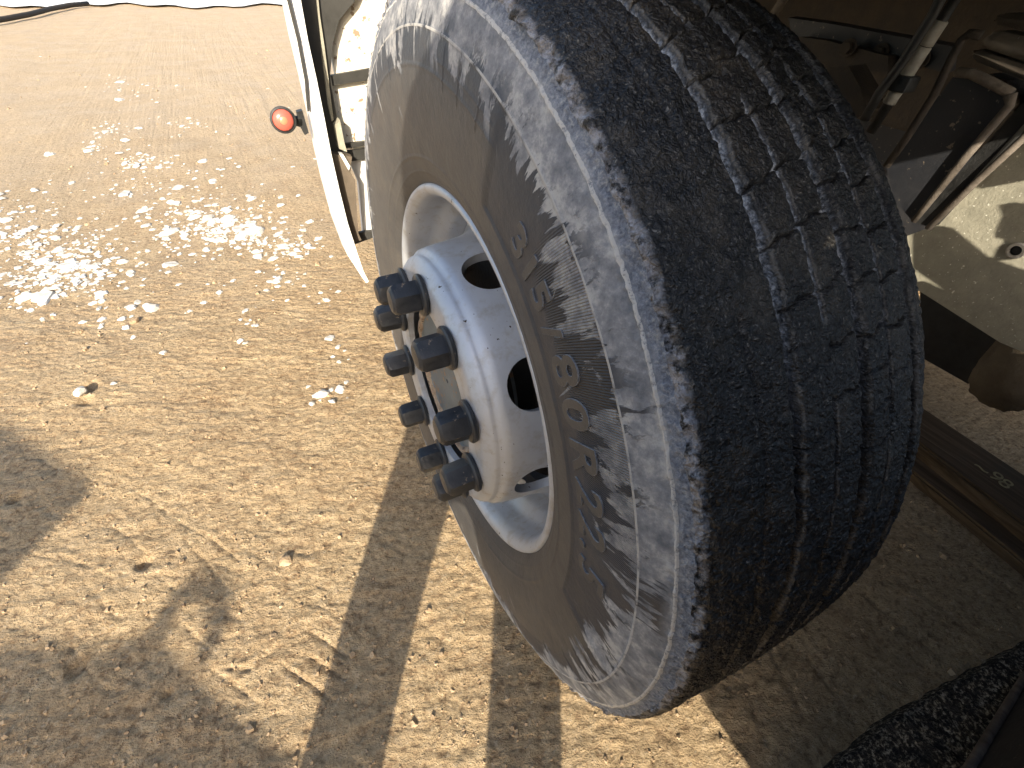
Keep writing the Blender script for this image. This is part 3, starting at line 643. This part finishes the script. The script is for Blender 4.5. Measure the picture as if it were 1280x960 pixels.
for poly, mt in (([(1240, 22), (1252, 16), (1330, 26), (1330, 52), (1242, 30)], M_BROWN), ([(1236, 42), (1244, 38), (1330, 60), (1330, 96), (1236, 62), (1222, 56)], M_SPRING), ([(1212, 66), (1218, 62), (1330, 98), (1330, 122), (1216, 76)], M_SPRING)):
    bm = bmesh.new(); slab_bm(bm, xp(poly, .82), (.07, .01, 0)); bmesh.ops.bevel(bm, geom=bm.edges[:], offset=.004, segments=2, affect='EDGES'); from_bm('spring_leaf', bm, mt, ls, True)
bm = bmesh.new(); slab_bm(bm, xp([(1238, 92), (1258, 100), (1270, 130), (1262, 140), (1240, 108), (1226, 96)], .86), (.05, 0, 0)); from_bm('shackle', bm, M_BROWN, TR)
# shock tube / thin rail with its lit lower edge put into a paler tube
bm = bmesh.new(); slab_bm(bm, xp([(1285, 120), (1330, 100), (1162, 284), (1144, 278)], .87), (.03, 0, 0)); rl = from_bm('rail', bm, M_BLACK, TR)
bm = bmesh.new(); tube_bm(bm, xp([(1320, 120), (1280, 172), (1215, 232), (1160, 286)], .865), .006, 8); from_bm('lit_edge', bm, M_EDGE, rl, True)
# pale lit plate with its bolt hole, added gear-shaped shadow caster
bm = bmesh.new()
poly = xp([(1120, 300), (1158, 286), (1218, 222), (1330, 120), (1400, 100), (1400, 470), (1330, 462), (1250, 428), (1156, 368), (1090, 330)], .92)
slab_bm(bm, poly, (.02, .0, 0)); pl = from_bm('plate', bm, M_TANPLATE, TR)
hc = at_x(1271, 313, .918)
for nm_, r0, r1, dx, mt in (('washer', .0135, .008, -.004, M_CHIP), ('bolt_hole', .008, .0, -.0015, M_BLACK)):
    P = lathe([(dx + .004, r0), (dx, r0), (dx, (r0 + r1) / 2 + .0005), (dx, r1 + 1e-4)], 32, c=hc); link(nm_, grid_mesh(nm_, P, closed_u=True), mt, pl)
# added slabs between the sun and the plate, cut to throw its ragged shadows
def upstream(pts, x, d): return [at_x(px, py, x) - SUN_D * d for px, py in pts]
def shadow_caster(name, pts, d, mat=None):
    bm = bmesh.new(); slab_bm(bm, upstream(pts, .92, d), (.012, 0, 0)); bmesh.ops.triangulate(bm, faces=[f for f in bm.faces if len(f.verts) > 4]); from_bm(name, bm, mat or M_DARK, TR)
shadow_caster('knob_shadow_caster', [(1247, 256), (1255, 258), (1259, 272), (1265, 281), (1276, 268), (1282, 250), (1290, 252), (1290, 312), (1276, 306), (1262, 306), (1252, 312), (1244, 326), (1239, 326), (1246, 310), (1258, 300), (1243, 297), (1243, 290), (1258, 288), (1252, 270)], .42)
shadow_caster('shadow_slab', [(1140, 282), (1172, 287), (1190, 308), (1214, 322), (1250, 336), (1310, 352), (1350, 480), (1262, 386), (1266, 380), (1240, 372), (1222, 360), (1184, 347), (1140, 335)], .46)
shadow_caster('shadow_slab', [(1140, 352), (1190, 378), (1222, 393), (1266, 381), (1300, 420), (1350, 480), (1255, 450), (1140, 390)], .44)
shadow_caster('shadow_slab', [(1226, 212), (1218, 234), (1226, 236), (1300, 222), (1400, 205), (1400, 90), (1330, 100)], .44)
for px, py, x_ in ((1060, 60, .915), (1150, 74, .945), (1100, 66, .945)):
    bm = bmesh.new(); q = at_x(px, py, x_); mm = Matrix.Translation(q) @ Matrix.Rotation(PI / 2, 4, 'Y')
    bmesh.ops.create_cone(bm, cap_ends=True, segments=6, radius1=.011, radius2=.0105, depth=.02, matrix=mm); bmesh.ops.create_cone(bm, cap_ends=True, segments=20, radius1=.016, radius2=.016, depth=.006, matrix=mm); from_bm('bolt', bm, M_BROWN, TR)
# axle beam
bm = bmesh.new(); slab_bm(bm, xp([(1213, 500), (1204, 484), (1216, 458), (1256, 412), (1330, 380), (1330, 500), (1262, 520), (1242, 516)], 1.05), (.14, .02, .0)); bmesh.ops.bevel(bm, geom=bm.edges[:], offset=.012, segments=3, affect='EDGES'); ax = from_bm('axle', bm, simple('tan_caked_casting', (.10, .08, .055), (.17, .14, .10), .8, sc=20, bump=.002), TR, True)
# dark cavity block behind axle
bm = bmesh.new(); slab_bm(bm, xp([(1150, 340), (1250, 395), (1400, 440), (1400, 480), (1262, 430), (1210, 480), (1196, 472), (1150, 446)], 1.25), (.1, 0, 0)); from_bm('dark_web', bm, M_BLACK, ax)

# timbers on the ground under the truck
def timber(pts, h, label, chalk=False):
    q = [at_z(*p, h) for p in pts]; c = sum(q, Vector()) / 4; root = bpy.data.objects.new
    bm = bmesh.new(); slab_bm(bm, [Vector((p.x, p.y, h)) for p in q], (0, 0, -h - .02)); bmesh.ops.bevel(bm, geom=bm.edges[:], offset=.006, segments=2, affect='EDGES')
    o = from_bm('timber_plank', bm, M_WOOD); tag(o, label, 'plank'); return o
t1 = timber([(1080, 460), (1340, 632), (1340, 702), (1080, 500)], .07, 'brown timber plank with chalk figures lying under the truck')
t2 = timber([(1080, 512), (1340, 712), (1340, 752), (1080, 540)], .03, 'lower narrow plank beside the chalk-marked one under the truck')
# chalk figures 198
def chalk_fig(ch, px, py, px2, py2, size):
    cu = bpy.data.curves.new('t', 'FONT'); cu.body = ch; cu.size = size; cu.extrude = .0004; cu.align_x = 'CENTER'
    t = bpy.data.objects.new('t', cu); COL.objects.link(t); dg = bpy.context.evaluated_depsgraph_get(); me = bpy.data.meshes.new_from_object(t.evaluated_get(dg)); bpy.data.objects.remove(t)
    a = at_z(px, py, .0712); b = at_z(px2, py2, .0712); ux = (b - a).normalized(); uy = Vector((0, 0, 1)).cross(ux)
    m = Matrix(((ux.x, uy.x, 0, a.x), (ux.y, uy.y, 0, a.y), (0, 0, 1, a.z), (0, 0, 0, 1))); me.transform(m)
    o = link('chalk_figure', me, M_CHALK); o.parent = t1; o.matrix_parent_inverse = t1.matrix_world.inverted()
chalk_fig('~', 1222, 588, 1250, 608, .06); chalk_fig('9', 1240, 598, 1262, 614, .055); chalk_fig('8', 1252, 607, 1274, 623, .055)

# ------------------------------------------------------------------ added shade box, shell and mat at the near right
bm = bmesh.new(); box_bm(bm, Vector((.07, -1.03, .81)), (.62, .56, .62), bev=.015); tb = from_bm('added_shade_box', bm, M_DARK, TR)  # unseen box added and sized to shade the tyre
bm = bmesh.new(); slab_bm(bm, [Vector((.04, -.755, .235)), Vector((.46, -.757, .20)), Vector((.82, -.757, .06)), Vector((1.5, -.757, .05)), Vector((1.5, -.757, .72)), Vector((.40, -.757, .72)), Vector((.385, -.755, .49)), Vector((.04, -.755, .49))], (0, -.9, 0)); from_bm('lower_shell', bm, M_DARK, tb)  # edge in view; height set to shade ground under the truck
bm = bmesh.new(); tube_bm(bm, [Vector((.04, -.752, .237)), Vector((.25, -.752, .222)), Vector((.46, -.752, .202)), Vector((.64, -.752, .132)), Vector((.82, -.752, .062)), Vector((1.3, -.752, .05))], .0065, 10); from_bm('worn_edge', bm, M_EDGE, tb, True)
# grit-caked rubber mat lying below it
mn = 90; U_, V_ = np.meshgrid(np.linspace(0, 1, 260), np.linspace(0, 1, mn), indexing='ij')
X_ = .12 + 1.1 * U_; Y0 = -.676 - .052 * np.clip((X_ - .55) / .45, 0, 2) + .002 * vnoise(X_ * 40, X_ * 0, X_ * 0, 4); Y_ = Y0 - .42 * V_
Z_ = .030 + .0013 * fbm(X_, Y_, X_ * 0, 55, 4, 3, .65); Z_[:, 0] = -.01; Z_[:, 1] = .012
mt_ = link('rubber_mat', grid_mesh('rubber_mat', np.stack([X_, Y_, Z_], -1)), M_FLAP); tag(mt_, 'black rubber mat caked with pale grit on the ground at the bottom right', 'mat')

# ------------------------------------------------------------------ unseen truck added behind the photographer, its slabs cut to shade the left ground
def shade(pts, y=-2.2):
    o = []
    for px, py in pts:
        g_ = at_z(px, py); t = (g_.y - y) / SUN_D.y; o.append(g_ - SUN_D * t)
    return o
T2 = empty('unseen_shade_truck', (-6, -4.6, 0)); tag(T2, 'unseen stand-in truck added behind the photographer to shade the ground at the left', 'truck')
bm = bmesh.new(); slab_bm(bm, shade([(-300, 800), (0, 808), (60, 812), (120, 820), (165, 800), (186, 790), (222, 840), (262, 880), (312, 914), (365, 962), (330, 1100), (-300, 1100)]), (0, -.06, 0)); bmesh.ops.triangulate(bm, faces=[f for f in bm.faces if len(f.verts) > 4]); from_bm('door_shadow_slab', bm, M_WHITE, T2)  # slab cut to the outline of the large ground shadow
bm = bmesh.new(); slab_bm(bm, shade([(-300, 400), (0, 534), (106, 598), (0, 706), (-300, 900)]), (0, -.06, 0)); from_bm('wedge_shadow_slab', bm, M_WHITE, T2)  # slab cut to the outline of the wedge shadow
bm = bmesh.new(); tube_bm(bm, shade([(178, 850), (188, 806), (204, 766), (228, 742), (256, 744), (270, 768), (262, 800), (244, 832)]), .019, 10); from_bm('loop_shadow_tube', bm, M_BLACK, T2, True)  # tube bent along the loop-shaped shadow
bm = bmesh.new(); box_bm(bm, Vector((-6.6, -3.5, 1.7)), (3.0, 2.2, 2.6), bev=.08); from_bm('added_cab', bm, M_WHITE, T2)  # body added to go with the shadow slabs
for x_ in (-7.6, -5.6):
    lathe_obj('wheel', [(-.15, .02), (-.15, .44), (-.12, .5), (.12, .5), (.15, .44), (.15, .02)], M_BLACK, T2, 40, c=(x_, -2.7, .5), closed=True)

# ------------------------------------------------------------------ the photographer (stands behind the lens; the legs and body cast the shadows)
def skin_body(name, verts, edges, radii, mat, parent=None, sub=1):
    me = bpy.data.meshes.new(name); me.from_pydata([tuple(v) for v in verts], edges, []); me.update()
    o = bpy.data.objects.new(name, me); COL.objects.link(o)
    m = o.modifiers.new('s', 'SKIN')
    for i, r in enumerate(radii):
        sv = me.skin_vertices[0].data[i]; sv.radius = (r, r) if not isinstance(r, tuple) else r; sv.use_root = (i == 0)
    u = o.modifiers.new('u', 'SUBSURF'); u.levels = sub; u.render_levels = sub
    bpy.context.view_layer.update(); dg = bpy.context.evaluated_depsgraph_get(); nm = bpy.data.meshes.new_from_object(o.evaluated_get(dg)); o.modifiers.clear(); o.data = nm; nm.name = name
    nm.materials.clear(); nm.materials.append(mat); nm.polygons.foreach_set('use_smooth', [True] * len(nm.polygons))
    if parent: o.parent = parent; o.matrix_parent_inverse = Matrix.Translation(-Vector(parent.location))
    return o
M_CLOTH = simple('dark_work_clothes', (.03, .035, .05), (.06, .065, .085), .9, sc=20, bump=.002)
M_SKIN = simple('skin', (.46, .29, .21), (.52, .34, .26), .55, sc=20, bump=.0005)
M_HAIR = simple('dark_hair', (.02, .015, .012), (.04, .03, .024), .7, sc=80, bump=.002)
hd = Vector((.5, .866, 0)); sdv = Vector((.866, -.5, 0))        # facing direction (sun at the back) and the person's right
pr = empty('person', (-.55, -.92, 0)); tag(pr, 'standing photographer in dark clothes leaning towards the wheel, holding a phone', 'person')
base_p = Vector((-.55, -.92, 0))
def bp3(side, fwd, z): return base_p + sdv * side + hd * fwd + Vector((0, 0, z))
V = [bp3(.02, -.04, .93), bp3(.02, .0, 1.12), bp3(.11, .03, 1.30), bp3(.17, .05, 1.44), bp3(.19, .08, 1.53),   # pelvis, waist, chest, upper chest, neck
     bp3(-.10, -.03, .86), bp3(-.15, .02, .48), bp3(-.155, -.02, .10), bp3(-.155, .12, .045),                  # left leg
     bp3(.12, -.03, .86), bp3(.16, .02, .48), bp3(.165, -.02, .10), bp3(.165, .12, .045),                      # right leg
     bp3(-.03, .04, 1.42), bp3(-.08, .10, 1.20), bp3(.06, .34, 1.10),                                          # left arm
     bp3(.36, .06, 1.40), bp3(.42, .12, 1.23), bp3(.26, .35, 1.07)]                                           # right arm
Ed = [(0, 1), (1, 2), (2, 3), (3, 4), (0, 5), (5, 6), (6, 7), (7, 8), (0, 9), (9, 10), (10, 11), (11, 12), (3, 13), (13, 14), (14, 15), (3, 16), (16, 17), (17, 18)]
Rr = [(.20, .15), (.20, .14), (.21, .14), (.16, .11), .06, .12, .084, .068, .05, .115, .078, .066, .05, .065, .05, .032, .065, .05, .032]
skin_body('body', V, Ed, Rr, M_CLOTH, pr, 2)
hdp = bp3(.20, .13, 1.66)
bm = bmesh.new(); bmesh.ops.create_uvsphere(bm, u_segments=24, v_segments=16, radius=1)
for v in bm.verts:
    c = v.co; jaw = 1 - .22 * max(0, -c.z); v.co = hdp + sdv * (c.x * .075 * jaw) + hd * (c.y * .095 * jaw + (.02 * math.exp(-((c.x / .2) ** 2 + ((c.z + .1) / .2) ** 2)) if c.y > 0 else 0)) + Vector((0, 0, c.z * .12))
hdo = from_bm('head', bm, M_SKIN, pr, True)
bm = bmesh.new(); bmesh.ops.create_uvsphere(bm, u_segments=24, v_segments=16, radius=1)
for v in bm.verts:
    c = v.co; z = max(c.z, -.25 if c.y < .2 else .35); v.co = hdp + sdv * (c.x * .082) + hd * (c.y * .098 - .01) + Vector((0, 0, z * .128))
from_bm('hair', bm, M_HAIR, hdo, True)
for sg in (-1, 1):
    bm = bmesh.new(); bmesh.ops.create_uvsphere(bm, u_segments=12, v_segments=8, radius=.011, matrix=Matrix.Translation(hdp + sdv * sg * .03 + hd * .083 + Vector((0, 0, .005)))); from_bm('eye', bm, M_CHIP, hdo, True)
    bm = bmesh.new(); bmesh.ops.create_uvsphere(bm, u_segments=12, v_segments=8, radius=.028, matrix=Matrix.Translation(hdp + sdv * sg * .074 + hd * -.005) @ Matrix.Diagonal((.5, .6, 1, 1))); from_bm('ear', bm, M_SKIN, hdo, True)
back = -f_
pc = CAM + back * .03
bm = bmesh.new(); box_bm(bm, pc, (.15, .072, .008), rot=Matrix((r_, -d_, back)).transposed(), bev=.002); ph = from_bm('phone', bm, M_BLACK); tag(ph, 'black phone held in both hands of the photographer', 'phone')
for sg, wi in ((-1, 15), (1, 18)):
    wr = V[wi]; pm = pc + r_ * sg * .085 + back * .03 + d_ * .015
    vs = [wr, wr.lerp(pm, .6), pm]; es = [(0, 1), (1, 2)]; rs = [.028, (.03, .02), (.034, .016)]
    hnd = skin_body('hand', vs, es, rs, M_SKIN, pr, 1)
    for k in range(5):
        b0 = pm + d_ * (.028 - .018 * k) if k < 4 else pm + d_ * .02 + back * .012
        tip = pc + r_ * sg * (.050 if k < 4 else .045) + back * (-.008 if k < 4 else .012) + d_ * (.026 - .017 * k if k < 4 else .01)
        mid = (b0 + tip) / 2 + (-back * .012 if k < 4 else back * .012) + r_ * sg * .012
        skin_body('thumb' if k == 4 else 'finger', [b0, mid, tip], [(0, 1), (1, 2)], [.010, .009, .007], M_SKIN, hnd, 1)
